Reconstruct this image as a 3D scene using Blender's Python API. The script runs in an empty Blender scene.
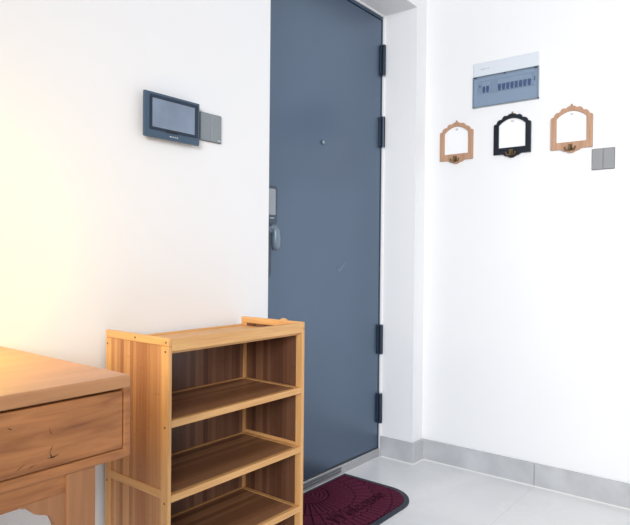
import bpy, bmesh, math, random
from mathutils import Vector, Matrix
random.seed(7)
C = bpy.context.scene.collection
PI = math.pi

# ------------------------------------------------------------------ helpers
def link(o):
    C.objects.link(o); return o

def thing(name, loc, label, cat, group=None):
    o = bpy.data.objects.new(name, None)
    o.empty_display_size = 0.05
    o.location = loc
    link(o)
    o['label'] = label; o['category'] = cat
    if group: o['group'] = group
    return o

def base_of(o):
    v = Vector((0, 0, 0))
    while o is not None:
        v += o.location; o = o.parent
    return v

def obj(name, bm, mat, parent=None, label=None, smooth=False, kind=None):
    """bm is in world coordinates; linked as one mesh object under parent"""
    if parent is not None:
        bmesh.ops.translate(bm, verts=bm.verts, vec=-base_of(parent))
    me = bpy.data.meshes.new(name)
    bmesh.ops.recalc_face_normals(bm, faces=bm.faces)
    bm.to_mesh(me); bm.free()
    if smooth:
        for p in me.polygons: p.use_smooth = True
    for m in (mat if isinstance(mat, list) else [mat]): me.materials.append(m)
    o = bpy.data.objects.new(name, me)
    link(o)
    if parent is not None: o.parent = parent
    if label: o['label'] = label
    if kind: o['kind'] = kind
    return o

def struct(name, bm, mat, parent=None):
    return obj(name, bm, mat, parent, kind='structure')

def add_box(bm, x0, x1, y0, y1, z0, z1, bev=0.0, seg=2):
    x0, x1 = min(x0, x1), max(x0, x1); y0, y1 = min(y0, y1), max(y0, y1); z0, z1 = min(z0, z1), max(z0, z1)
    r = bmesh.ops.create_cube(bm, size=1.0)
    vs = r['verts']
    for v in vs:
        v.co = Vector(((x0 + x1) / 2 + v.co.x * (x1 - x0), (y0 + y1) / 2 + v.co.y * (y1 - y0), (z0 + z1) / 2 + v.co.z * (z1 - z0)))
    if bev > 0:
        es = list({e for v in vs for e in v.link_edges})
        bmesh.ops.bevel(bm, geom=es, offset=bev, segments=seg, affect='EDGES', profile=0.5)

def box(*a, **k):
    bm = bmesh.new(); add_box(bm, *a, **k); return bm

def add_cyl(bm, p0, p1, r, r1=None, seg=16):
    p0 = Vector(p0); p1 = Vector(p1); d = p1 - p0
    m = Matrix.Translation((p0 + p1) / 2) @ d.to_track_quat('Z', 'Y').to_matrix().to_4x4()
    bmesh.ops.create_cone(bm, cap_ends=True, segments=seg, radius1=r, radius2=r if r1 is None else r1, depth=d.length, matrix=m)

def add_sphere(bm, c, r, sc=(1, 1, 1), u=14, v=10):
    bmesh.ops.create_uvsphere(bm, u_segments=u, v_segments=v, radius=r, matrix=Matrix.Translation(c) @ Matrix.Diagonal((*sc, 1)))

def add_tube(bm, pts, rad, seg=8):
    pts = [Vector(p) for p in pts]
    rads = rad if isinstance(rad, (list, tuple)) else [rad] * len(pts)
    rings = []
    up = None
    for i, p in enumerate(pts):
        t = (pts[min(i + 1, len(pts) - 1)] - pts[max(i - 1, 0)]).normalized()
        if up is None:
            up = Vector((1, 0, 0)) if abs(t.x) < 0.8 else Vector((0, 0, 1))
        a = (up - t * up.dot(t)).normalized(); b = t.cross(a); up = a
        rings.append([bm.verts.new(p + rads[i] * (math.cos(2 * PI * k / seg) * a + math.sin(2 * PI * k / seg) * b)) for k in range(seg)])
    for i in range(len(rings) - 1):
        for k in range(seg):
            bm.faces.new((rings[i][k], rings[i][(k + 1) % seg], rings[i + 1][(k + 1) % seg], rings[i + 1][k]))
    bm.faces.new(rings[0]); bm.faces.new(rings[-1])

def add_prism(bm, pts, vec):
    """polygon pts (3D) extruded along vec"""
    a = [bm.verts.new(Vector(p)) for p in pts]
    b = [bm.verts.new(Vector(p) + Vector(vec)) for p in pts]
    n = len(pts)
    bm.faces.new(a); bm.faces.new(list(reversed(b)))
    for i in range(n):
        bm.faces.new((a[i], a[(i + 1) % n], b[(i + 1) % n], b[i]))

def rrect(x0, x1, z0, z1, r, n=5):
    out = []
    for cx, cz, a0 in ((x1 - r, z1 - r, 0), (x0 + r, z1 - r, 90), (x0 + r, z0 + r, 180), (x1 - r, z0 + r, 270)):
        for i in range(n + 1):
            a = math.radians(a0 + 90 * i / n)
            out.append((cx + r * math.cos(a), cz + r * math.sin(a)))
    return out

def copy_tree(o, parent=None):
    c = o.copy(); C.objects.link(c)
    if parent is not None: c.parent = parent
    for ch in list(o.children):
        copy_tree(ch, c)
    return c

# ------------------------------------------------------------------ materials
def newmat(name):
    m = bpy.data.materials.new(name); m.use_nodes = True
    nt = m.node_tree; b = nt.nodes['Principled BSDF']
    return m, nt, b

def plain(name, col, rough=0.5, metal=0.0, spec=0.5, nscale=0, namt=0.0, bump=0.0):
    m, nt, b = newmat(name)
    b.inputs['Roughness'].default_value = rough
    b.inputs['Metallic'].default_value = metal
    b.inputs['Specular IOR Level'].default_value = spec
    if nscale:
        tc = nt.nodes.new('ShaderNodeTexCoord')
        no = nt.nodes.new('ShaderNodeTexNoise'); no.inputs['Scale'].default_value = nscale; no.inputs['Detail'].default_value = 5
        nt.links.new(tc.outputs['Object'], no.inputs['Vector'])
        rp = nt.nodes.new('ShaderNodeValToRGB')
        rp.color_ramp.elements[0].position = 0.3; rp.color_ramp.elements[1].position = 0.7
        rp.color_ramp.elements[0].color = (*[max(0, c * (1 - namt)) for c in col], 1)
        rp.color_ramp.elements[1].color = (*[min(1, c * (1 + namt)) for c in col], 1)
        nt.links.new(no.outputs['Fac'], rp.inputs['Fac'])
        nt.links.new(rp.outputs['Color'], b.inputs['Base Color'])
        if bump:
            bp = nt.nodes.new('ShaderNodeBump'); bp.inputs['Strength'].default_value = bump; bp.inputs['Distance'].default_value = 0.002
            nt.links.new(no.outputs['Fac'], bp.inputs['Height']); nt.links.new(bp.outputs['Normal'], b.inputs['Normal'])
    else:
        b.inputs['Base Color'].default_value = (*col, 1)
    return m

def wood(name, c0, c1, axis='X', rough=0.45, fine=90, stretch=0.06, wave=True, contrast=(0.3, 0.7), big=9):
    """long grain along axis"""
    m, nt, b = newmat(name)
    N = nt.nodes.new; Lk = nt.links.new
    tc = N('ShaderNodeTexCoord')
    mp = N('ShaderNodeMapping')
    sc = {'X': (stretch, 1, 1), 'Y': (1, stretch, 1), 'Z': (1, 1, stretch)}[axis]
    mp.inputs['Scale'].default_value = sc
    Lk(tc.outputs['Object'], mp.inputs['Vector'])
    n1 = N('ShaderNodeTexNoise'); n1.inputs['Scale'].default_value = fine; n1.inputs['Detail'].default_value = 6; n1.inputs['Distortion'].default_value = 0.6
    n2 = N('ShaderNodeTexNoise'); n2.inputs['Scale'].default_value = big; n2.inputs['Detail'].default_value = 3; n2.inputs['Distortion'].default_value = 1.2
    Lk(mp.outputs['Vector'], n1.inputs['Vector']); Lk(mp.outputs['Vector'], n2.inputs['Vector'])
    mx = N('ShaderNodeMix'); mx.data_type = 'FLOAT'; mx.inputs[0].default_value = 0.5
    Lk(n1.outputs['Fac'], mx.inputs[2]); Lk(n2.outputs['Fac'], mx.inputs[3])
    rp = N('ShaderNodeValToRGB')
    rp.color_ramp.elements[0].position = contrast[0]; rp.color_ramp.elements[1].position = contrast[1]
    rp.color_ramp.elements[0].color = (*c0, 1); rp.color_ramp.elements[1].color = (*c1, 1)
    Lk(mx.outputs[0], rp.inputs['Fac']); Lk(rp.outputs['Color'], b.inputs['Base Color'])
    b.inputs['Roughness'].default_value = rough
    bp = N('ShaderNodeBump'); bp.inputs['Strength'].default_value = 0.15; bp.inputs['Distance'].default_value = 0.001
    Lk(n1.outputs['Fac'], bp.inputs['Height']); Lk(bp.outputs['Normal'], b.inputs['Normal'])
    return m

def slats(name, cross, along, cols, width=0.0125, rough=0.45, spec=0.4):
    """bamboo strips side by side: a tone for each strip, faint grain and knots"""
    m, nt, b = newmat(name)
    N = nt.nodes.new; Lk = nt.links.new
    tc = N('ShaderNodeTexCoord'); sx = N('ShaderNodeSeparateXYZ'); Lk(tc.outputs['Object'], sx.inputs[0])
    def math_(op, a, bb=None):
        n = N('ShaderNodeMath'); n.operation = op
        for i, v in enumerate((a, bb)):
            if v is None: continue
            if isinstance(v, (int, float)): n.inputs[i].default_value = v
            else: Lk(v, n.inputs[i])
        return n.outputs[0]
    u = math_('DIVIDE', sx.outputs[cross], width)
    idx = math_('FLOOR', u); fr = math_('FRACT', u)
    wn = N('ShaderNodeTexWhiteNoise'); wn.noise_dimensions = '1D'; Lk(idx, wn.inputs['W'])
    # knots: each strip broken at its own height
    v = math_('ADD', math_('DIVIDE', sx.outputs[along], 0.24), math_('MULTIPLY', wn.outputs['Value'], 7.3))
    kf = math_('FRACT', v)
    knot = math_('LESS_THAN', math_('ABSOLUTE', math_('SUBTRACT', kf, 0.5)), 0.008)
    wn2 = N('ShaderNodeTexWhiteNoise'); wn2.noise_dimensions = '2D'
    cb = N('ShaderNodeCombineXYZ'); Lk(idx, cb.inputs[0]); Lk(math_('FLOOR', v), cb.inputs[1]); Lk(cb.outputs[0], wn2.inputs['Vector'])
    no = N('ShaderNodeTexNoise'); no.inputs['Scale'].default_value = 160; no.inputs['Detail'].default_value = 4
    mp = N('ShaderNodeMapping'); s = [1, 1, 1]; s[along] = 0.05; mp.inputs['Scale'].default_value = s
    Lk(tc.outputs['Object'], mp.inputs[0]); Lk(mp.outputs[0], no.inputs['Vector'])
    f = math_('ADD', math_('MULTIPLY', wn.outputs['Value'], 0.65), math_('MULTIPLY', no.outputs['Fac'], 0.35))
    f = math_('SUBTRACT', f, math_('MULTIPLY', knot, 0.14))
    rp = N('ShaderNodeValToRGB')
    rp.color_ramp.elements[0].color = (*cols[0], 1); rp.color_ramp.elements[1].color = (*cols[-1], 1)
    rp.color_ramp.elements[0].position = 0.1; rp.color_ramp.elements[1].position = 0.9
    for i, c in enumerate(cols[1:-1]):
        e = rp.color_ramp.elements.new(0.1 + 0.8 * (i + 1) / (len(cols) - 1)); e.color = (*c, 1)
    Lk(f, rp.inputs['Fac'])
    edge = math_('LESS_THAN', fr, 0.07)
    mx = N('ShaderNodeMix'); mx.data_type = 'RGBA'; mx.blend_type = 'MULTIPLY'
    Lk(math_('MULTIPLY', edge, 0.5), mx.inputs[0]); Lk(rp.outputs[0], mx.inputs[6]); mx.inputs[7].default_value = (0.55, 0.45, 0.4, 1)
    Lk(mx.outputs[2], b.inputs['Base Color'])
    b.inputs['Roughness'].default_value = rough; b.inputs['Specular IOR Level'].default_value = spec
    return m

def tile_floor(name):
    m, nt, b = newmat(name)
    N = nt.nodes.new; Lk = nt.links.new
    tc = N('ShaderNodeTexCoord')
    no = N('ShaderNodeTexNoise'); no.inputs['Scale'].default_value = 2.2; no.inputs['Detail'].default_value = 8; no.inputs['Distortion'].default_value = 1.0
    Lk(tc.outputs['Object'], no.inputs['Vector'])
    rp = N('ShaderNodeValToRGB'); e = rp.color_ramp.elements
    e[0].position = 0.3; e[0].color = (0.80, 0.80, 0.805, 1); e[1].position = 0.7; e[1].color = (0.89, 0.885, 0.885, 1)
    Lk(no.outputs['Fac'], rp.inputs['Fac'])
    # pale veins
    n2 = N('ShaderNodeTexNoise'); n2.inputs['Scale'].default_value = 3.0; n2.inputs['Detail'].default_value = 6; n2.inputs['Distortion'].default_value = 2.0
    Lk(tc.outputs['Object'], n2.inputs['Vector'])
    vr = N('ShaderNodeValToRGB'); v = vr.color_ramp.elements
    v[0].position = 0.485; v[0].color = (0, 0, 0, 1); v[1].position = 0.5; v[1].color = (0.4, 0.4, 0.4, 1)
    q = v.new(0.515); q.color = (0, 0, 0, 1)
    Lk(n2.outputs['Fac'], vr.inputs['Fac'])
    m1 = N('ShaderNodeMix'); m1.data_type = 'RGBA'; Lk(vr.outputs['Color'], m1.inputs[0]); Lk(rp.outputs['Color'], m1.inputs[6]); m1.inputs[7].default_value = (0.92, 0.92, 0.92, 1)
    # joints of 0.8 m tiles
    br = N('ShaderNodeTexBrick'); br.offset = 0.0; br.squash = 1.0
    br.inputs['Scale'].default_value = 1.0; br.inputs['Mortar Size'].default_value = 0.0012; br.inputs['Mortar Smooth'].default_value = 0.0
    br.inputs['Brick Width'].default_value = 0.8; br.inputs['Row Height'].default_value = 0.8
    mp = N('ShaderNodeMapping'); mp.inputs['Location'].default_value = (0.6, -0.046, 0)
    Lk(tc.outputs['Object'], mp.inputs['Vector']); Lk(mp.outputs['Vector'], br.inputs['Vector'])
    m2 = N('ShaderNodeMix'); m2.data_type = 'RGBA'; Lk(br.outputs['Fac'], m2.inputs[0]); Lk(m1.outputs[2], m2.inputs[6]); m2.inputs[7].default_value = (0.72, 0.70, 0.68, 1)
    Lk(m2.outputs[2], b.inputs['Base Color'])
    b.inputs['Roughness'].default_value = 0.28
    return m

M = {}
M['wall'] = plain('wall_paint', (0.86, 0.855, 0.865), 0.75, spec=0.3, nscale=3, namt=0.006)
M['ceiling'] = plain('ceiling_paint', (0.86, 0.86, 0.86), 0.8, spec=0.2, nscale=40, namt=0.01)
M['floor'] = tile_floor('grey_marble_tile')
M['skirt'] = plain('grey_stone_baseboard', (0.50, 0.505, 0.52), 0.35, nscale=9, namt=0.12)
M['door'] = plain('blue_grey_door_paint', (0.112, 0.160, 0.232), 0.33, metal=0.6, spec=0.8, nscale=700, namt=0.05, bump=0.05)
M['doorframe'] = plain('dark_blue_frame_paint', (0.045, 0.075, 0.125), 0.4, nscale=300, namt=0.05)
M['hinge'] = plain('dark_hinge_metal', (0.018, 0.032, 0.055), 0.35, metal=0.3, nscale=300, namt=0.1)
M['steel'] = plain('threshold_steel', (0.55, 0.55, 0.56), 0.38, metal=0.8, nscale=120, namt=0.08)
M['caulk'] = plain('white_caulk', (0.85, 0.83, 0.81), 0.7, nscale=80, namt=0.04)
M['lock'] = plain('lock_casing', (0.07, 0.10, 0.145), 0.35, metal=0.3, nscale=300, namt=0.05)
M['lockpanel'] = plain('lock_touch_panel', (0.36, 0.39, 0.43), 0.25, metal=0.3, nscale=200, namt=0.03)
M['handle'] = plain('lock_lever_metal', (0.23, 0.29, 0.36), 0.38, metal=0.4, nscale=200, namt=0.05)
M['icom'] = plain('intercom_casing', (0.048, 0.088, 0.145), 0.35, nscale=400, namt=0.05)
M['icombezel'] = plain('intercom_bezel', (0.006, 0.020, 0.046), 0.35, nscale=300, namt=0.05)
M['screen'] = plain('intercom_screen_glass', (0.195, 0.250, 0.345), 0.12, spec=0.6, nscale=14, namt=0.13)
M['mark'] = plain('pale_marking', (0.75, 0.78, 0.82), 0.5, nscale=100, namt=0.02)
M['markgrey'] = plain('grey_marking', (0.22, 0.23, 0.25), 0.5, nscale=100, namt=0.02)
M['switchgrey'] = plain('grey_switch_plastic', (0.235, 0.265, 0.285), 0.4, nscale=300, namt=0.06)
M['switchrim'] = plain('grey_switch_rim', (0.13, 0.145, 0.16), 0.4, nscale=300, namt=0.06)
M['boxwhite'] = plain('white_box_plastic', (0.69, 0.73, 0.78), 0.4, nscale=100, namt=0.015)
M['breaker'] = plain('breaker_grey', (0.55, 0.60, 0.66), 0.45, nscale=200, namt=0.04)
M['toggle'] = plain('breaker_blue_toggle', (0.004, 0.045, 0.24), 0.4, nscale=200, namt=0.05)
M['latch'] = plain('dark_latch', (0.03, 0.04, 0.06), 0.4, nscale=200, namt=0.05)
M['rimdark'] = plain('cover_rim', (0.14, 0.19, 0.25), 0.35, nscale=200, namt=0.05)
M['oak'] = wood('pale_oak', (0.39, 0.212, 0.125), (0.58, 0.350, 0.226), 'Z', fine=220, big=60)
M['black'] = plain('black_lacquer', (0.004, 0.008, 0.016), 0.3, nscale=200, namt=0.1)
M['insert'] = plain('white_gloss_insert', (0.94, 0.94, 0.95), 0.25, nscale=60, namt=0.01)
M['finial'] = plain('golden_finial', (0.42, 0.25, 0.11), 0.45, metal=0.2, nscale=200, namt=0.1)
M['switchneutral'] = plain('neutral_grey_switch', (0.290, 0.292, 0.300), 0.4, nscale=300, namt=0.06)
M['brass'] = plain('aged_brass', (0.20, 0.13, 0.06), 0.4, metal=0.7, nscale=200, namt=0.2)
M['bamboo_x'] = wood('bamboo_long', (0.60, 0.295, 0.100), (0.80, 0.465, 0.190), 'X', fine=160, big=40)
M['bamboo_y'] = wood('bamboo_deep', (0.60, 0.295, 0.100), (0.80, 0.465, 0.190), 'Y', fine=160, big=40)
M['bamboo_z'] = wood('bamboo_upright', (0.60, 0.295, 0.100), (0.80, 0.465, 0.190), 'Z', fine=160, big=40)
dark = ((0.085, 0.034, 0.018), (0.150, 0.066, 0.035), (0.235, 0.110, 0.055))  # slat tones darkened to stand in for shade inside the rack
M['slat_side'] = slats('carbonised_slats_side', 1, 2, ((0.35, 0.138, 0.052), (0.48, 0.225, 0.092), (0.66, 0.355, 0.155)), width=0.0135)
M['slat_shaded'] = slats('carbonised_slats_shaded', 1, 2, dark, width=0.016)
M['slat_back'] = slats('carbonised_slats_back', 0, 2, ((0.115, 0.050, 0.030), (0.190, 0.090, 0.055), (0.29, 0.145, 0.085)), width=0.0165, rough=0.35, spec=0.6)  # also darkened for the inner shade, lifted slightly for sheen
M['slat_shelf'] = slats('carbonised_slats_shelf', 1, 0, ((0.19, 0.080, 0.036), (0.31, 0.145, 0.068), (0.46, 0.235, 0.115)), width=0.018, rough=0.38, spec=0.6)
M['screw'] = plain('screw_metal', (0.12, 0.10, 0.07), 0.4, metal=0.6, nscale=300, namt=0.1)
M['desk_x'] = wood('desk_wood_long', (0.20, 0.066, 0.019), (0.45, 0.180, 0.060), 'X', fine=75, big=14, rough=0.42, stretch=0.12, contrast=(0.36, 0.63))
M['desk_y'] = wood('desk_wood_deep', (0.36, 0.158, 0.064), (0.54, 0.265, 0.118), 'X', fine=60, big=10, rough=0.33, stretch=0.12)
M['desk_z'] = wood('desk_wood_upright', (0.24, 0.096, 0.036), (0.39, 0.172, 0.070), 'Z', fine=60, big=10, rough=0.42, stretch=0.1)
M['gap'] = plain('dark_gap', (0.02, 0.012, 0.008), 0.8, nscale=100, namt=0.1)
M['rubber'] = plain('mat_rubber', (0.025, 0.034, 0.052), 0.6, nscale=200, namt=0.15)
M['pile'] = plain('burgundy_pile', (0.118, 0.020, 0.046), 0.95, spec=0.1, nscale=420, namt=0.35, bump=0.4)
M['pilegroove'] = plain('burgundy_groove', (0.020, 0.004, 0.010), 0.95, spec=0.1, nscale=420, namt=0.3)
M['lettering'] = plain('burgundy_lettering', (0.030, 0.006, 0.015), 0.95, spec=0.1, nscale=420, namt=0.3)
# smoked clear cover
m, nt, b = newmat('smoked_clear_cover')
tr = nt.nodes.new('ShaderNodeBsdfTransparent'); tr.inputs['Color'].default_value = (0.83, 0.87, 0.915, 1)
b.inputs['Base Color'].default_value = (0.28, 0.36, 0.46, 1); b.inputs['Roughness'].default_value = 0.15
mxs = nt.nodes.new('ShaderNodeMixShader'); mxs.inputs[0].default_value = 0.16
nt.links.new(tr.outputs[0], mxs.inputs[1]); nt.links.new(b.outputs[0], mxs.inputs[2])
nt.links.new(mxs.outputs[0], nt.nodes['Material Output'].inputs['Surface'])
M['cover'] = m

# ------------------------------------------------------------------ the setting
XW, YW, YD = 2.6177, 1.3946, 1.5752        # right wall, left (door) wall, door plane
XL, XR, ZT = 1.4989, 2.5212, 2.177         # doorway opening
HC = 2.75
struct('floor', box(-3.0, XW + 0.12, -4.5, YD + 0.15, -0.10, 0.0), M['floor'])
struct('ceiling', box(-3.0, XW + 0.12, -4.5, YD + 0.15, HC, HC + 0.10), M['ceiling'])
bm = bmesh.new()
add_box(bm, -3.0, XL, YW, YD + 0.15, 0, HC)
add_box(bm, XR, XW, YW, YD + 0.15, 0, HC)
add_box(bm, XL, XR, YW, YD + 0.15, ZT, HC)
struct('wall_left', bm, M['wall'])
struct('wall_right', box(XW, XW + 0.12, -4.5, YD + 0.15, 0, HC), M['wall'])
BH, BT = 0.0985, 0.011
bm = bmesh.new()
add_box(bm, XW - BT, XW, 0.849, YW, 0, BH, 0.0015, 1)
add_box(bm, XW - BT, XW, -4.5, 0.847, 0, BH, 0.0015, 1)
struct('baseboard_right', bm, M['skirt'])
bm = bmesh.new()
add_box(bm, XR - BT, XW - BT, YW - BT, YW, 0, BH, 0.0015, 1)
add_box(bm, XR - BT, XR, YW, YD - 0.006, 0, BH, 0.0015, 1)
add_box(bm, -3.0, XL, YW - BT, YW, 0, BH, 0.0015, 1)
struct('baseboard_left', bm, M['skirt'])
# grout lines along floor edge of the baseboards
bm = bmesh.new()
add_box(bm, XW - BT - 0.004, XW - BT, -4.5, YW - BT, 0, 0.0035)
add_box(bm, XR - BT - 0.004, XW - BT, YW - BT - 0.004, YW - BT, 0, 0.0035)
add_box(bm, XR - BT - 0.004, XR - BT, YW - BT, YD - 0.012, 0, 0.0035)
struct('trim_1', bm, M['caulk'])

# door frame strip + caulk between frame and reveal
DL = 2.5015                                    # hinge edge of the leaf
bm = bmesh.new()
add_box(bm, DL + 0.004, XR - 0.010, YD + 0.004, YD + 0.10, 0.0, ZT - 0.008)
add_box(bm, XL, DL + 0.004, YD + 0.004, YD + 0.10, ZT - 0.022, ZT - 0.008)
add_box(bm, XL, XL + 0.03, YD + 0.004, YD + 0.10, 0.0, ZT - 0.022)
struct('trim_2', bm, M['doorframe'])
bm = bmesh.new()
add_box(bm, XR - 0.010, XR, YD - 0.002, YD + 0.10, 0.0, ZT)
add_box(bm, XL, XR - 0.010, YD - 0.002, YD + 0.10, ZT - 0.008, ZT)
struct('trim_3', bm, M['caulk'])
# threshold
bm = bmesh.new()
add_box(bm, XL + 0.03, DL + 0.003, YD - 0.004, YD + 0.10, 0.0, 0.040, 0.002, 1)
th = struct('trim_4', bm, M['steel'])
bm = bmesh.new()
n = 0; xx = XL + 0.04
while xx < 2.185:
    add_box(bm, xx, xx + 0.006, YD - 0.0075, YD - 0.004, 0.012, 0.020)
    add_box(bm, xx, xx + 0.006, YD - 0.0075, YD - 0.004, 0.024, 0.033)
    xx += 0.011
obj('grip_rib', bm, M['markgrey'], th)

# door leaf
door = struct('door_1', box(XL + 0.032, DL, YD + 0.006, YD + 0.07, 0.044, ZT - 0.026, 0.003, 2), M['door'])
for z0, z1 in ((1.880, 2.027), (1.528, 1.675), (0.509, 0.651), (0.168, 0.311)):
    bm = bmesh.new()
    add_cyl(bm, (DL + 0.003, YD - 0.008, z0), (DL + 0.003, YD - 0.008, z1), 0.0095, seg=16)
    add_box(bm, DL - 0.018, DL + 0.003, YD - 0.004, YD + 0.006, z0 + 0.002, z1 - 0.002, 0.002, 1)
    hg = obj('hinge', bm, M['hinge'], door, smooth=False)
    bm = bmesh.new(); zm = (z0 + z1) / 2
    add_cyl(bm, (DL + 0.003, YD - 0.008, z0 - 0.003), (DL + 0.003, YD - 0.008, z0), 0.0075)
    add_cyl(bm, (DL + 0.003, YD - 0.008, z1), (DL + 0.003, YD - 0.008, z1 + 0.003), 0.0075)
    obj('hinge_pin', bm, M['handle'], hg)
bm = bmesh.new()
add_cyl(bm, (2.035, YD + 0.007, 1.4796), (2.035, YD + 0.002, 1.4796), 0.0115, 0.010, 24)
ph = obj('peephole', bm, M['doorframe'], door)
bm = bmesh.new(); add_sphere(bm, (2.038, YD + 0.002, 1.4796), 0.0075, (1, 0.5, 1)); obj('lens', bm, M['lockpanel'], ph, smooth=True)
# faint pale tick mark on the leaf
M['tick'] = plain('faint_tick', (0.16, 0.215, 0.30), 0.4, nscale=200, namt=0.1)
bm = bmesh.new()
add_tube(bm, [(2.150, YD + 0.0060, 0.935), (2.165, YD + 0.0060, 0.922), (2.172, YD + 0.0060, 0.925), (2.215, YD + 0.0060, 0.958)], [0.003, 0.005, 0.004, 0.002], 6)
obj('tick_mark', bm, M['tick'], door)
# smart lock at the latch side
bm = bmesh.new()
add_prism(bm, [(x, YD - 0.030, z) for x, z in rrect(1.600, 1.709, 1.106, 1.254, 0.012)], (0, 0.037, 0))
add_prism(bm, [(x, YD - 0.018, z) for x, z in rrect(1.610, 1.690, 0.900, 1.110, 0.02)], (0, 0.025, 0))
lk = obj('door_lock', bm, M['lock'], door)
bm = bmesh.new(); add_prism(bm, [(x, YD - 0.0325, z) for x, z in rrect(1.612, 1.6965, 1.142, 1.242, 0.005)], (0, 0.004, 0))
obj('touch_panel', bm, M['lockpanel'], lk)
bm = bmesh.new(); add_box(bm, 1.668, 1.690, YD - 0.0312, YD - 0.029, 1.1285, 1.1315); obj('indicator', bm, M['mark'], lk)
bm = bmesh.new()
add_cyl(bm, (1.654, YD - 0.015, 1.086), (1.654, YD - 0.055, 1.086), 0.014)
add_tube(bm, [(1.648, YD - 0.050, 1.094), (1.666, YD - 0.052, 1.092), (1.674, YD - 0.053, 1.080), (1.676, YD - 0.053, 1.050), (1.676, YD - 0.052, 1.020), (1.674, YD - 0.050, 1.006)], [0.010, 0.012, 0.0165, 0.0185, 0.018, 0.010], 14)
obj('lever_handle', bm, M['handle'], lk, smooth=True)

# ------------------------------------------------------------------ intercom on the left wall
yf = YW - 0.024
ic = thing('intercom', (1.0730, YW, 1.3075), 'dark blue-grey intercom monitor mounted on the white wall left of the door', 'intercom')
bm = bmesh.new()
add_box(bm, 0.9765, 1.1700, yf, yf + 0.009, 1.3075, 1.4325, 0.0025, 2)
obj('casing', bm, M['icom'], ic)
obj('back_plate', box(0.9950, 1.1530, yf + 0.008, YW + 0.001, 1.320, 1.420, 0.003, 1), M['icombezel'], ic)
bm = bmesh.new(); add_prism(bm, [(x, yf - 0.0012, z) for x, z in rrect(0.9930, 1.1630, 1.3285, 1.425, 0.004)], (0, 0.003, 0))
bz = obj('bezel', bm, M['icombezel'], ic)
bm = bmesh.new(); add_box(bm, 1.0015, 1.1495, yf - 0.0022, yf, 1.3365, 1.4155); obj('screen', bm, M['screen'], ic, label='pale blue-grey screen')
bm = bmesh.new(); add_box(bm, 1.0480, 1.0880, yf - 0.0026, yf - 0.001, 1.3275, 1.3315, 0.0005, 1); obj('speaker_slot', bm, M['gap'], ic)
bm = bmesh.new()
for i, w in enumerate((0.006, 0.003, 0.004, 0.003, 0.006)):
    add_box(bm, 1.0615 + i * 0.006, 1.0615 + i * 0.006 + w * 0.6, yf - 0.0012, yf + 0.001, 1.3165, 1.3188)
obj('maker_mark', bm, M['mark'], ic)

# ------------------------------------------------------------------ wall switches (two grey rockers)
def switch(cx, cz, fx, label, words):
    """fx(u, d, z) -> world point; u along wall, d out of the wall"""
    def wb(bm, u0, u1, d0, d1, z0, z1, bev):
        p, q = fx(u0, d0, z0), fx(u1, d1, z1)
        add_box(bm, p[0], q[0], p[1], q[1], p[2], q[2], bev, 1)
    t = thing('light_switch', fx(cx, 0, cz), label, 'light switch', 'grey wall switches')
    bm = bmesh.new(); wb(bm, cx - .043, cx + .043, 0, .0065, cz - .043, cz + .043, .0012); obj('plate', bm, M['switchrim'], t)
    for u0, u1 in ((cx - .0415, cx - .0008), (cx + .0008, cx + .0415)):
        bm = bmesh.new(); wb(bm, u0, u1, .004, .0085, cz - .0415, cz + .0415, .001); obj('rocker', bm, M['switchgrey'] if words else M['switchneutral'], t)
    if words:
        bm = bmesh.new()
        for i in range(4): wb(bm, cx + .026 + i * .0032, cx + .0282 + i * .0032, .0075, .0088, cz - .037, cz - .0348, 0)
        obj('maker_mark', bm, M['mark'], t)
    return t
switch(1.230, 1.3745, lambda u, d, z: (u, YW - d, z), 'grey double light switch half hidden behind the wall intercom', True)
switch(0.5895, 1.3920, lambda u, d, z: (XW - d, u, z), 'grey double light switch beneath and right of the rightmost arched hook frame', False)

# ------------------------------------------------------------------ distribution box on the right wall
bx = thing('breaker_box', (XW, 0.9985, 1.677), 'white breaker box with smoked blue-grey cover above the arched hook frames', 'breaker box')
Y0, Y1, ZA, ZB, ZC = 0.850, 1.147, 1.6775, 1.8165, 1.8795
bm = bmesh.new()
add_box(bm, XW - 0.00220, XW, Y0, Y1, ZA, ZC)                 # back sheet
add_box(bm, XW - 0.01100, XW, Y0, Y0 + 0.006, ZA, ZB)
add_box(bm, XW - 0.01100, XW, Y1 - 0.006, Y1, ZA, ZB)
add_box(bm, XW - 0.01100, XW, Y0, Y1, ZA, ZA + 0.006)
obj('body', bm, M['boxwhite'], bx)
lid = obj('lid', box(XW - 0.01155, XW - 0.00165, Y0, Y1, ZB, ZC, 0.002, 1), M['boxwhite'], bx, label='white upper panel')
bm = bmesh.new()
for i, w in enumerate((3, 5, 6, 4, 2, 3, 2, 5)):
    add_box(bm, XW - 0.01188, XW - 0.01100, 1.111 - i * 0.0052 - w * 0.0007, 1.111 - i * 0.0052, 1.8465, 1.8495)
obj('maker_mark', bm, M['markgrey'], lid)
bm = bmesh.new(); add_box(bm, XW - 0.00550, XW - 0.00220, Y0 + 0.02, Y1 - 0.02, 1.738, 1.796); obj('inner_panel', bm, M['breaker'], bx)
def breaker(y, w):
    o = obj('circuit_breaker', box(XW - 0.00798, XW - 0.00495, y - w + 0.0008, y - 0.0008, 1.742, 1.790, 0.001, 1), M['boxwhite'], bx)
    bm = bmesh.new(); add_box(bm, XW - 0.00963, XW - 0.00770, y - w + 0.002, y - 0.002, 1.747, 1.769, 0.001, 1); add_box(bm, XW - 0.00979, XW - 0.00770, y - w * 0.8, y - w * 0.2, 1.740, 1.750)
    obj('toggle', bm, M['toggle'], o)
for k in range(2): breaker(1.1045 - k * 0.0175, 0.0175)
for k in range(8): breaker(1.0325 - k * 0.0190, 0.0190)
cv = obj('cover', box(XW - 0.01293, XW - 0.01128, Y0, Y1, ZA, ZB - 0.001, 0.001, 1), M['cover'], bx, label='smoked clear blue-grey cover')
bm = bmesh.new()
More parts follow.
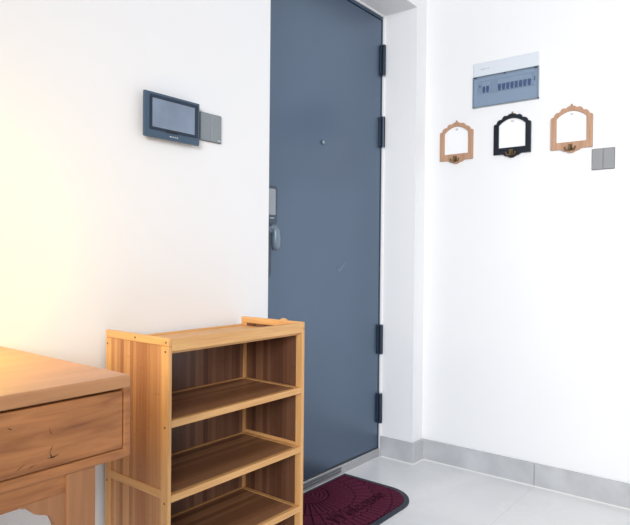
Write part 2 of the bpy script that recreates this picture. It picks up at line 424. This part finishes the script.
add_box(bm, XW - 0.01348, XW - 0.01128, Y0 - 0.001, Y1 + 0.001, ZB - 0.003, ZB)
add_box(bm, XW - 0.01348, XW - 0.01128, Y0 - 0.001, Y1 + 0.001, ZA - 0.001, ZA + 0.002)
add_box(bm, XW - 0.01348, XW - 0.01128, Y0 - 0.001, Y0 + 0.002, ZA, ZB)
add_box(bm, XW - 0.01348, XW - 0.01128, Y1 - 0.002, Y1 + 0.001, ZA, ZB)
obj('cover_rim', bm, M['rimdark'], cv)
for y in (Y1 - 0.011, (Y0 + Y1) / 2, Y0 + 0.011):
    w = 0.007 if abs(y - 0.9985) > 0.05 else 0.004
    bm = bmesh.new(); add_box(bm, XW - 0.01430, XW - 0.01128, y - w, y + w, ZB - 0.007, ZB - 0.001, 0.001, 1); obj('cover_latch', bm, M['latch'], cv)
for y in (1.1165, 0.868):
    for z in (1.772, 1.762) if y < 1 else (1.772,):
        bm = bmesh.new(); add_cyl(bm, (XW - 0.00550, y, z), (XW - 0.00715, y, z), 0.0035); obj('panel_screw', bm, M['latch'], bx)

# ------------------------------------------------------------------ arched hook frames
def arch_outline():
    """half outline of the scalloped arched board, u >= 0, z from the bottom edge 0; full width .168, shoulder .137"""
    r = []
    # lower drooping lobe
    r += [(0.0, -0.0175), (0.008, -0.0165), (0.017, -0.011), (0.022, -0.009), (0.029, -0.0085), (0.036, -0.003), (0.043, 0.0), (0.083, 0.0)]
    r += [(0.083, 0.131), (0.081, 0.136), (0.074, 0.1375)]
    def bump(x0, z0, x1, z1, h, n=6):
        out = []
        for i in range(n + 1):
            t = i / n
            nx, nz = (z0 - z1), (x1 - x0); l = math.hypot(nx, nz); s = 1 if nz * 1 > 0 else -1
            nx, nz = nx / l, nz / l
            b = h * math.sin(PI * t)
            out.append((x0 + (x1 - x0) * t + abs(nx) * b, z0 + (z1 - z0) * t + abs(nz) * b))
        return out
    r += bump(0.071, 0.1365, 0.047, 0.1560, 0.0075, 8)
    r += bump(0.0465, 0.1565, 0.021, 0.1695, 0.0075, 8)
    r += [(0.0205, 0.1700), (0.017, 0.1740), (0.012, 0.1762), (0.005, 0.1772), (0.0, 0.178)]
    return r
def inner_outline():
    r = [(0.0, 0.0285), (0.060, 0.0285), (0.060, 0.130), (0.056, 0.133)]
    r += [(0.050, 0.139), (0.043, 0.1435), (0.036, 0.1475), (0.026, 0.1525), (0.016, 0.1555), (0.007, 0.1570), (0.0, 0.1575)]
    return r
def resample(pts, n):
    L = [0]
    for a, b in zip(pts, pts[1:]): L.append(L[-1] + math.dist(a, b))
    out = []
    for i in range(n):
        s = L[-1] * i / (n - 1); k = 0
        while k < len(L) - 2 and L[k + 1] < s: k += 1
        t = (s - L[k]) / max(1e-9, L[k + 1] - L[k])
        out.append((pts[k][0] + (pts[k + 1][0] - pts[k][0]) * t, pts[k][1] + (pts[k + 1][1] - pts[k][1]) * t))
    return out
def make_hook_frame(yc, zb, woodmat, label):
    t = thing('hook_frame', (XW, yc, zb), label, 'wall hook', 'arched hook frames on the right wall')
    P = lambda u, d, z: Vector((XW - d, yc - u, zb + z))
    # full loops, keyed by parameter so the ring can be bridged
    ho, hi = arch_outline(), inner_outline()
    # match corners: split at outer bottom corner/inner bottom corner and shoulders
    so = [ho[:8], ho[7:9], ho[8:]]
    si = [hi[:2], hi[1:3], hi[2:]]
    ro, ri = [], []
    for a, b_, n in zip(so, si, (24, 10, 60)):
        A, B = resample(a, n), resample(b_, n)
        ro += A if not ro else A[1:]; ri += B if not ri else B[1:]
    ro = ro + [(-u, z) for u, z in reversed(ro[1:-1])]
    ri = ri + [(-u, z) for u, z in reversed(ri[1:-1])]
    n = len(ro); d0, d1 = 0.001, 0.011
    bm = bmesh.new()
    of = [bm.verts.new(P(u, d1, z)) for u, z in ro]; ob = [bm.verts.new(P(u, d0, z)) for u, z in ro]
    jf = [bm.verts.new(P(u, d1, z)) for u, z in ri]; jb = [bm.verts.new(P(u, d0, z)) for u, z in ri]
    for i in range(n):
        j = (i + 1) % n
        for q in ((of[i], of[j], jf[j], jf[i]), (ob[i], jb[i], jb[j], ob[j]), (of[i], ob[i], ob[j], of[j]), (jf[i], jf[j], jb[j], jb[i])):
            bm.faces.new(q)
    obj('frame', bm, woodmat, t)
    bm = bmesh.new(); add_prism(bm, [P(u, 0.0005, z) for u, z in ri], (-0.0035, 0, 0)); obj('centre_panel', bm, M['insert'], t, label='glossy white centre panel')
    # finial
    bm = bmesh.new(); add_sphere(bm, P(0, 0.006, 0.1820), 0.0046, (1, 1, 1.1)); add_cyl(bm, P(0, 0.006, 0.174), P(0, 0.006, 0.179), 0.0025); obj('finial', bm, M['finial'], t, smooth=True)
    # small heart mark near the top
    bm = bmesh.new()
    hp = []
    for i in range(24):
        a = 2 * PI * i / 24
        hp.append((0.00036 * 16 * math.sin(a) ** 3, 0.00036 * (13 * math.cos(a) - 5 * math.cos(2 * a) - 2 * math.cos(3 * a) - math.cos(4 * a))))
    v0 = [bm.verts.new(P(u, 0.0042, 0.1445 + z)) for u, z in hp]; v1 = [bm.verts.new(P(u * 0.55, 0.0042, 0.1450 + z * 0.55)) for u, z in hp]
    v2 = [bm.verts.new(P(u, 0.0038, 0.1445 + z)) for u, z in hp]; v3 = [bm.verts.new(P(u * 0.55, 0.0038, 0.1450 + z * 0.55)) for u, z in hp]
    for i in range(24):
        j = (i + 1) % 24
        bm.faces.new((v0[i], v0[j], v1[j], v1[i])); bm.faces.new((v2[i], v3[i], v3[j], v2[j])); bm.faces.new((v0[i], v2[i], v2[j], v0[j])); bm.faces.new((v1[i], v1[j], v3[j], v3[i]))
    obj('heart_mark', bm, M['markgrey'], t)
    # triple brass hook
    bm = bmesh.new()
    add_prism(bm, [P(u, 0.011, z) for u, z in rrect(-0.0055, 0.0055, -0.008, 0.020, 0.004)], (-0.003, 0, 0))
    hk = obj('hook', bm, M['brass'], t)
    for s in (-1, 0, 1):
        bm = bmesh.new()
        pts = [P(0, 0.014, 0.006), P(s * 0.008, 0.018, -0.004), P(s * 0.014, 0.021, -0.006), P(s * 0.0195, 0.025, -0.002), P(s * 0.0205, 0.026, 0.004)] if s else \
              [P(0, 0.014, 0.004), P(0, 0.020, -0.008), P(0, 0.028, -0.008), P(0, 0.033, -0.001), P(0, 0.034, 0.012)]
        add_tube(bm, pts, [0.0035, 0.0032, 0.003, 0.003, 0.0028], 8); add_sphere(bm, pts[-1], 0.0040)
        obj('prong', bm, M['brass'], hk, smooth=True)
    return t
make_hook_frame(1.2292, 1.4462, M['oak'], 'pale wooden arched hook frame nearest the room corner, left of the black one')
make_hook_frame(0.9635, 1.4497, M['black'], 'black arched hook frame between the two pale wooden ones')
make_hook_frame(0.7130, 1.4455, M['oak'], 'pale wooden arched hook frame right of the black one, above a grey light switch')

# ------------------------------------------------------------------ bamboo shoe rack
X0, X1, YF, YB, ZTOP = 0.8682, 1.3662, 1.1201, 1.3780, 0.7891
rk = thing('shoe_rack', ((X0 + X1) / 2, (YF + YB) / 2, 0), 'bamboo shoe rack with slatted side panels and open shelves beside the blue door', 'shoe rack')
T = 0.0115
def side(xa, xb, outer):
    """one framed side; outer = x of the outer face"""
    fr = bmesh.new()
    pf, pb = 0.0255, 0.023
    add_box(fr, xa, xb, YF, YF + pf, 0.0, ZTOP - 0.0195, 0.0025, 2)
    add_box(fr, xa, xb, YB - pb, YB, 0.0, ZTOP - 0.0195, 0.0025, 2)
    f = obj('side_frame', fr, M['bamboo_z'], rk, label='pale bamboo upright posts')
    obj('side_rail', box(xa, xb, YF, YB, ZTOP - 0.0195, ZTOP, 0.003, 2), M['bamboo_y'], rk)
    for za, zb_ in ((0.4100, 0.4290), (0.045, 0.066)):
        obj('side_rail', box(xa + 0.0008, xb - 0.0008, YF + pf - 0.001, YB - pb + 0.001, za, zb_, 0.001, 1), M['bamboo_y'], rk)
    for za, zb_ in ((0.066, 0.4105), (0.4285, ZTOP - 0.0195)):
        pn = bmesh.new()
        add_box(pn, xa + 0.004, xb - 0.004, YF + pf - 0.001, YB - pb + 0.001, za, zb_)
        obj('side_panel', pn, M['slat_side'] if outer == X0 else M['slat_shaded'], rk, label='brown slatted side panel')
    s = 1 if outer > (xa + xb) / 2 else -1
    for y, z in ((YB - 0.010, 0.7548), (1.250, 0.7805), (1.1295, 0.7790), (1.1310, 0.757), (1.1310, 0.580), (1.1310, 0.4025), (YB - 0.010, 0.4018), (YB - 0.010, 0.58), (1.131, 0.235), (YB - 0.010, 0.235), (1.131, 0.058)):
        sc = bmesh.new(); add_cyl(sc, (outer - s * 0.001, y, z), (outer + s * 0.0006, y, z), 0.0026, seg=12)
        obj('screw', sc, M['screw'], f)
side(X0, X0 + T, X0)
side(X1 - T, X1, X1)
XA, XB = X0 + T, X1 - T
fr = box(XA, XB, YF + 0.001, YF + 0.017, 0.7570, ZTOP - 0.002, 0.002, 2); obj('front_rail', fr, M['bamboo_x'], rk)
# top board a little below the rails
tp = bmesh.new(); add_box(tp, XA, XB, YF + 0.017, YB - 0.016, 0.750, 0.7610); obj('top_board', tp, M['bamboo_x'], rk)
br = box(XA, XB, YB - 0.018, YB - 0.002, 0.744, 0.7655, 0.001, 1); obj('back_rail', br, M['bamboo_x'], rk)
# back panel
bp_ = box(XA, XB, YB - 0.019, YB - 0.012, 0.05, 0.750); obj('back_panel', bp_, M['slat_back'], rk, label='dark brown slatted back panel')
for xa in (XA, XB - 0.008): obj('corner_batten', box(xa, xa + 0.008, YB - 0.025, YB - 0.019, 0.05, 0.750), M['bamboo_z'], rk)
def shelf(zt):
    fe = bmesh.new(); add_box(fe, XA, XB, YF + 0.001, YF + 0.016, zt - 0.0175, zt, 0.002, 2)
    s = obj('shelf', fe, M['bamboo_x'], rk)
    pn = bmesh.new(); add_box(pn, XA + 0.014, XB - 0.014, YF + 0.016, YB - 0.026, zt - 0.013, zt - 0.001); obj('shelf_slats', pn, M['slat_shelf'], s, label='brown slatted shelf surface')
    ed = bmesh.new()
    for xa in (XA, XB - 0.014): add_box(ed, xa, xa + 0.014, YF + 0.016, YB - 0.026, zt - 0.0155, zt + 0.0005)
    add_box(ed, XA, XB, YB - 0.026, YB - 0.019, zt - 0.0155, zt + 0.001)
    obj('shelf_edging', ed, M['bamboo_x'], s)
for zt in (0.5955, 0.4200, 0.2440, 0.0690): shelf(zt)
# rounded peg standing just proud of the far side's top
bm = bmesh.new(); add_sphere(bm, (X1 + 0.012, 1.215, 0.781), 0.012, (0.9, 1.4, 1.0)); add_cyl(bm, (X1 - 0.003, 1.215, 0.775), (X1 + 0.012, 1.215, 0.775), 0.006)
obj('peg', bm, M['bamboo_z'], rk, smooth=True)

# ------------------------------------------------------------------ wooden desk
DX, DY, DZ = 0.5945, 0.8660, 0.78
DX0, DYB = -0.75, 1.374
dk = thing('desk', ((DX0 + DX) / 2, (DY + DYB) / 2, 0), 'brown wooden desk with drawer and carved brackets at the left, beside the rack', 'desk')
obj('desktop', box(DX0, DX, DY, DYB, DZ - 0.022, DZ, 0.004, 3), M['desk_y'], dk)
# carcass: bottom rail, end panels, dividers
ca = bmesh.new()
add_box(ca, DX0 + 0.001, DX - 0.001, DY + 0.001, DYB, 0.6405, 0.6575, 0.004, 2)
add_box(ca, DX - 0.0130, DX, DY + 0.0005, DYB, 0.6420, DZ - 0.004, 0.003, 2)
add_box(ca, DX0, DX0 + 0.0130, DY + 0.0005, DYB, 0.6420, DZ - 0.004, 0.003, 2)
add_box(ca, -0.086, -0.072, DY + 0.0015, DYB - 0.01, 0.650, DZ - 0.01)
add_box(ca, DX0 + 0.01, DX - 0.01, DYB - 0.012, DYB - 0.002, 0.650, DZ - 0.01)
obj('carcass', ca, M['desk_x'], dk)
bk = box(DX0 + 0.012, DX - 0.012, DY + 0.02, DY + 0.024, 0.655, DZ - 0.02); obj('drawer_gap_shade', bk, M['gap'], dk)  # near-black sheet behind the drawers, standing in for shade in their gaps
for xa, xb in ((-0.0705, DX - 0.0145), (DX0 + 0.0145, -0.0875)):
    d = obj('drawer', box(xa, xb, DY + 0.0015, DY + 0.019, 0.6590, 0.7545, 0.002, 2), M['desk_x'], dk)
    xm = (xa + xb) / 2
    kb = bmesh.new(); add_cyl(kb, (xm, DY + 0.002, 0.706), (xm, DY - 0.012, 0.706), 0.006); add_sphere(kb, (xm, DY - 0.018, 0.706), 0.013, (1, 0.8, 1)); obj('knob', kb, M['brass'], d, smooth=True)
    if xa > -0.1:
        yy = DY + 0.0017
        for pts, r in (([(.4685, yy, .6765), (.459, yy, .6738), (.450, yy, .6745)], (.0004, .0013, .0003)),
                       ([(.4575, yy, .6740), (.454, yy, .682), (.4565, yy, .688), (.4600, yy, .693)], (.0012, .0004, .0007, .0002)),
                       ([(.434, yy, .6695), (.426, yy, .668), (.420, yy, .6650)], (.0003, .0007, .0002)),
                       ([(.418, yy, .6745), (.409, yy, .6705), (.404, yy, .6660)], (.0002, .0006, .0002)),
                       ([(.391, yy, .7330), (.395, yy, .7305), (.399, yy, .7290)], (.0002, .0009, .0002)),
                       ([(.453, yy, .7220), (.4550, yy, .7120), (.4600, yy, .7080)], (.0002, .0006, .0002))):
            ck = bmesh.new(); add_tube(ck, pts, list(r), 6); obj('wood_crack', ck, M['gap'], d)
# legs with plain square section
for lx in (0.4828, DX0 + 0.058):
    for ly in (DY + 0.003, DYB - 0.055):
        obj('leg', box(lx, lx + 0.0495, ly, ly + 0.0495, 0.0, 0.6410, 0.003, 2), M['desk_z'], dk)
# apron with carved brackets under the front, and plain aprons at the ends and back
def bracket(xl, s, y0):
    """carved spandrel beside a leg; xl = leg face, s = direction away from the leg"""
    prof = [(0.0, 0.6120), (0.0, 0.520), (0.006, 0.533), (0.010, 0.549), (0.0145, 0.565), (0.019, 0.576), (0.0255, 0.5835), (0.034, 0.588), (0.042, 0.5905), (0.049, 0.594), (0.055, 0.600), (0.0605, 0.606), (0.068, 0.6075), (0.074, 0.612)]
    bm = bmesh.new(); add_prism(bm, [(xl + s * a, y0, z) for a, z in prof], (0, 0.018, 0)); return bm
ya = DY + 0.008
obj('apron', box(DX0 + 0.105, 0.4828, ya, ya + 0.018, 0.6090, 0.6410), M['desk_x'], dk)
obj('bracket', bracket(0.4828, -1, ya - 0.0006), M['desk_z'], dk)
obj('bracket', bracket(DX0 + 0.1075, 1, ya - 0.0006), M['desk_z'], dk)
obj('apron', box(DX0 + 0.105, 0.4828, DYB - 0.04, DYB - 0.022, 0.600, 0.6410), M['desk_x'], dk)
for lx in (0.498, DX0 + 0.074):
    obj('apron', box(lx, lx + 0.018, DY + 0.05, DYB - 0.053, 0.600, 0.6410), M['desk_y'], dk)

# ------------------------------------------------------------------ door mat
MX0, MX1, MYF, MYB = 1.590, 2.192, 1.163, 1.557
mt = thing('doormat', ((MX0 + MX1) / 2, (MYF + MYB) / 2, 0), 'burgundy ribbed doormat with dark rubber edge lying before the blue door', 'doormat')
def mat_outline(ins, r):
    x0, x1, y0, y1 = MX0 + ins, MX1 - ins, MYF + ins, MYB - ins * 0.6
    out = [(x1, y1), (x0, y1)]
    for cx, cy, a0 in ((x0 + r, y0 + r, 180), (x1 - r, y0 + r, 270)):
        for i in range(17):
            a = math.radians(a0 + 90 * i / 16); out.append((cx + r * math.cos(a), cy + r * math.sin(a)))
    return out
bm = bmesh.new(); add_prism(bm, [(x, y, 0.0) for x, y in mat_outline(0, 0.15)], (0, 0, 0.0055)); obj('rubber_base', bm, M['rubber'], mt, label='dark blue-black rubber edge')
CX, CY = 1.891, 1.535
def inside(x, y, ins=0.022, r=0.130):
    x0, x1, y0, y1 = MX0 + ins, MX1 - ins, MYF + ins, MYB - ins * 0.6
    if not (x0 <= x <= x1 and y0 <= y <= y1): return False
    for cx, sx in ((x0 + r, -1), (x1 - r, 1)):
        if (x - cx) * sx > 0 and y < y0 + r and math.hypot(x - cx, y - (y0 + r)) > r: return False
    return True
def groove(x, y):
    dx, dy = x - CX, CY - y
    r = math.hypot(dx, dy); a = math.degrees(math.atan2(dx, dy))
    g = 0.0029
    if r < 0.092:
        return abs((r + 0.006) % 0.0175 - 0.00875) < g
    if r < 0.094: return True
    if r < 0.185:
        st = 7.5
        return abs((a + st / 2) % st - st / 2) * math.radians(1) * r < g
    st = 9.0
    k = math.floor(a / st); fa = a / st - k
    scal = 0.190 + 0.012 * math.sin(PI * fa)
    if abs(r - scal) < g: return True
    if r < scal: return False
    da = min(fa, 1 - fa) * st * math.radians(1) * r
    if r < 0.262: return da < g
    sc2 = 0.268 + 0.014 * math.sin(PI * fa)
    if abs(r - sc2) < g: return True
    if r < sc2: return False
    k2 = (a / (st / 2)); f2 = k2 - math.floor(k2); d2 = min(f2, 1 - f2) * st / 2 * math.radians(1) * r
    if r < 0.335: return d2 < g
    sc3 = 0.340 + 0.012 * math.sin(PI * f2)
    if abs(r - sc3) < g: return True
    return False if r < sc3 else d2 < g
bm = bmesh.new(); st = 0.0022
nx, ny = int((MX1 - MX0) / st), int((MYB - MYF) / st)
grid = {}
def gv(i, j):
    if (i, j) not in grid: grid[(i, j)] = bm.verts.new((MX0 + i * st, MYF + j * st, 0.0078))
    return grid[(i, j)]
for i in range(nx):
    for j in range(ny):
        x, y = MX0 + (i + .5) * st, MYF + (j + .5) * st
        if inside(x, y) and not groove(x, y):
            bm.faces.new((gv(i, j), gv(i + 1, j), gv(i + 1, j + 1), gv(i, j + 1)))
pl = obj('carpet_pile', bm, M['pile'], mt, label='burgundy carpet pile with fan-shaped ribs')
md = pl.modifiers.new('solid', 'SOLIDIFY'); md.thickness = 0.0016; md.offset = -1
bm = bmesh.new(); add_prism(bm, [(x, y, 0.0052) for x, y in mat_outline(0.021, 0.130)], (0, 0, 0.0008)); obj('groove_layer', bm, M['pilegroove'], mt)
# script word pressed into the pile
cu = bpy.data.curves.new('word', 'FONT'); cu.body = 'Welcome'; cu.size = 0.088; cu.extrude = 0.0012; cu.shear = 0.35; cu.align_x = 'CENTER'; cu.fill_mode = 'NONE'; cu.bevel_depth = 0.0006; cu.bevel_resolution = 0
tmp = bpy.data.objects.new('word', cu); link(tmp)
dg = bpy.context.evaluated_depsgraph_get()
me = bpy.data.meshes.new_from_object(tmp.evaluated_get(dg))
bpy.data.objects.remove(tmp)
bm = bmesh.new(); bm.from_mesh(me); bpy.data.meshes.remove(me)
bmesh.ops.translate(bm, verts=bm.verts, vec=(1.915, 1.275, 0.0082))
obj('lettering', bm, M['lettering'], mt, label='raised script word')

# ------------------------------------------------------------------ light
w = bpy.data.worlds.new('daylight'); bpy.context.scene.world = w; w.use_nodes = True
bg = w.node_tree.nodes['Background']; bg.inputs['Color'].default_value = (0.90, 0.95, 1.0, 1); bg.inputs['Strength'].default_value = 0.66
def light(name, kind, loc, energy, col, size=None, target=None, **k):
    l = bpy.data.lights.new(name, kind); l.energy = energy; l.color = col
    o = bpy.data.objects.new(name, l); link(o); o.location = loc
    if kind == 'AREA': l.shape = 'RECTANGLE'; l.size, l.size_y = size
    elif size: l.shadow_soft_size = size
    if target is not None: o.rotation_euler = (Vector(target) - Vector(loc)).to_track_quat('-Z', 'Y').to_euler()
    return o
def key_area_light(name, loc, target, energy, size, spread):
    o = light(name, 'AREA', loc, energy, (0.94, 0.97, 1.0), size, target); o.data.spread = math.radians(spread)
key_area_light('added_key_daylight', (-2.2, -1.4, 1.95), (2.6, 0.47, 1.00), 39, (1.8, 1.4), 70)  # added key behind the camera, narrowed and aimed to favour the right wall
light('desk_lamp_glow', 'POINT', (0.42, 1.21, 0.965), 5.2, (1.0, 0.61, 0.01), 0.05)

# ------------------------------------------------------------------ camera
cam = bpy.data.cameras.new('camera'); co = bpy.data.objects.new('camera', cam); link(co)
F = Vector((0.7831950822184803, 0.6217218677104197, -0.008208678301375656))
R = Vector((0.6217759015581401, -0.7831359227697365, 0.009636114837188273))
U = Vector((0.0004375275422189599, 0.012650916103616974, 0.9998882))
mw = Matrix((R, U, -F)).transposed().to_4x4(); mw.translation = Vector((0, 0, 0.98016))
co.matrix_world = mw
cam.sensor_fit = 'HORIZONTAL'; cam.sensor_width = 36.0; cam.lens = 595.116 / 630 * 36.0
cam.clip_start = 0.02
sc = bpy.context.scene; sc.camera = co
sc.view_settings.view_transform = 'Standard'; sc.view_settings.look = 'None'
sc.view_settings.gamma = 1.0; sc.view_settings.exposure = -0.07; sc.view_settings.use_curve_mapping = False
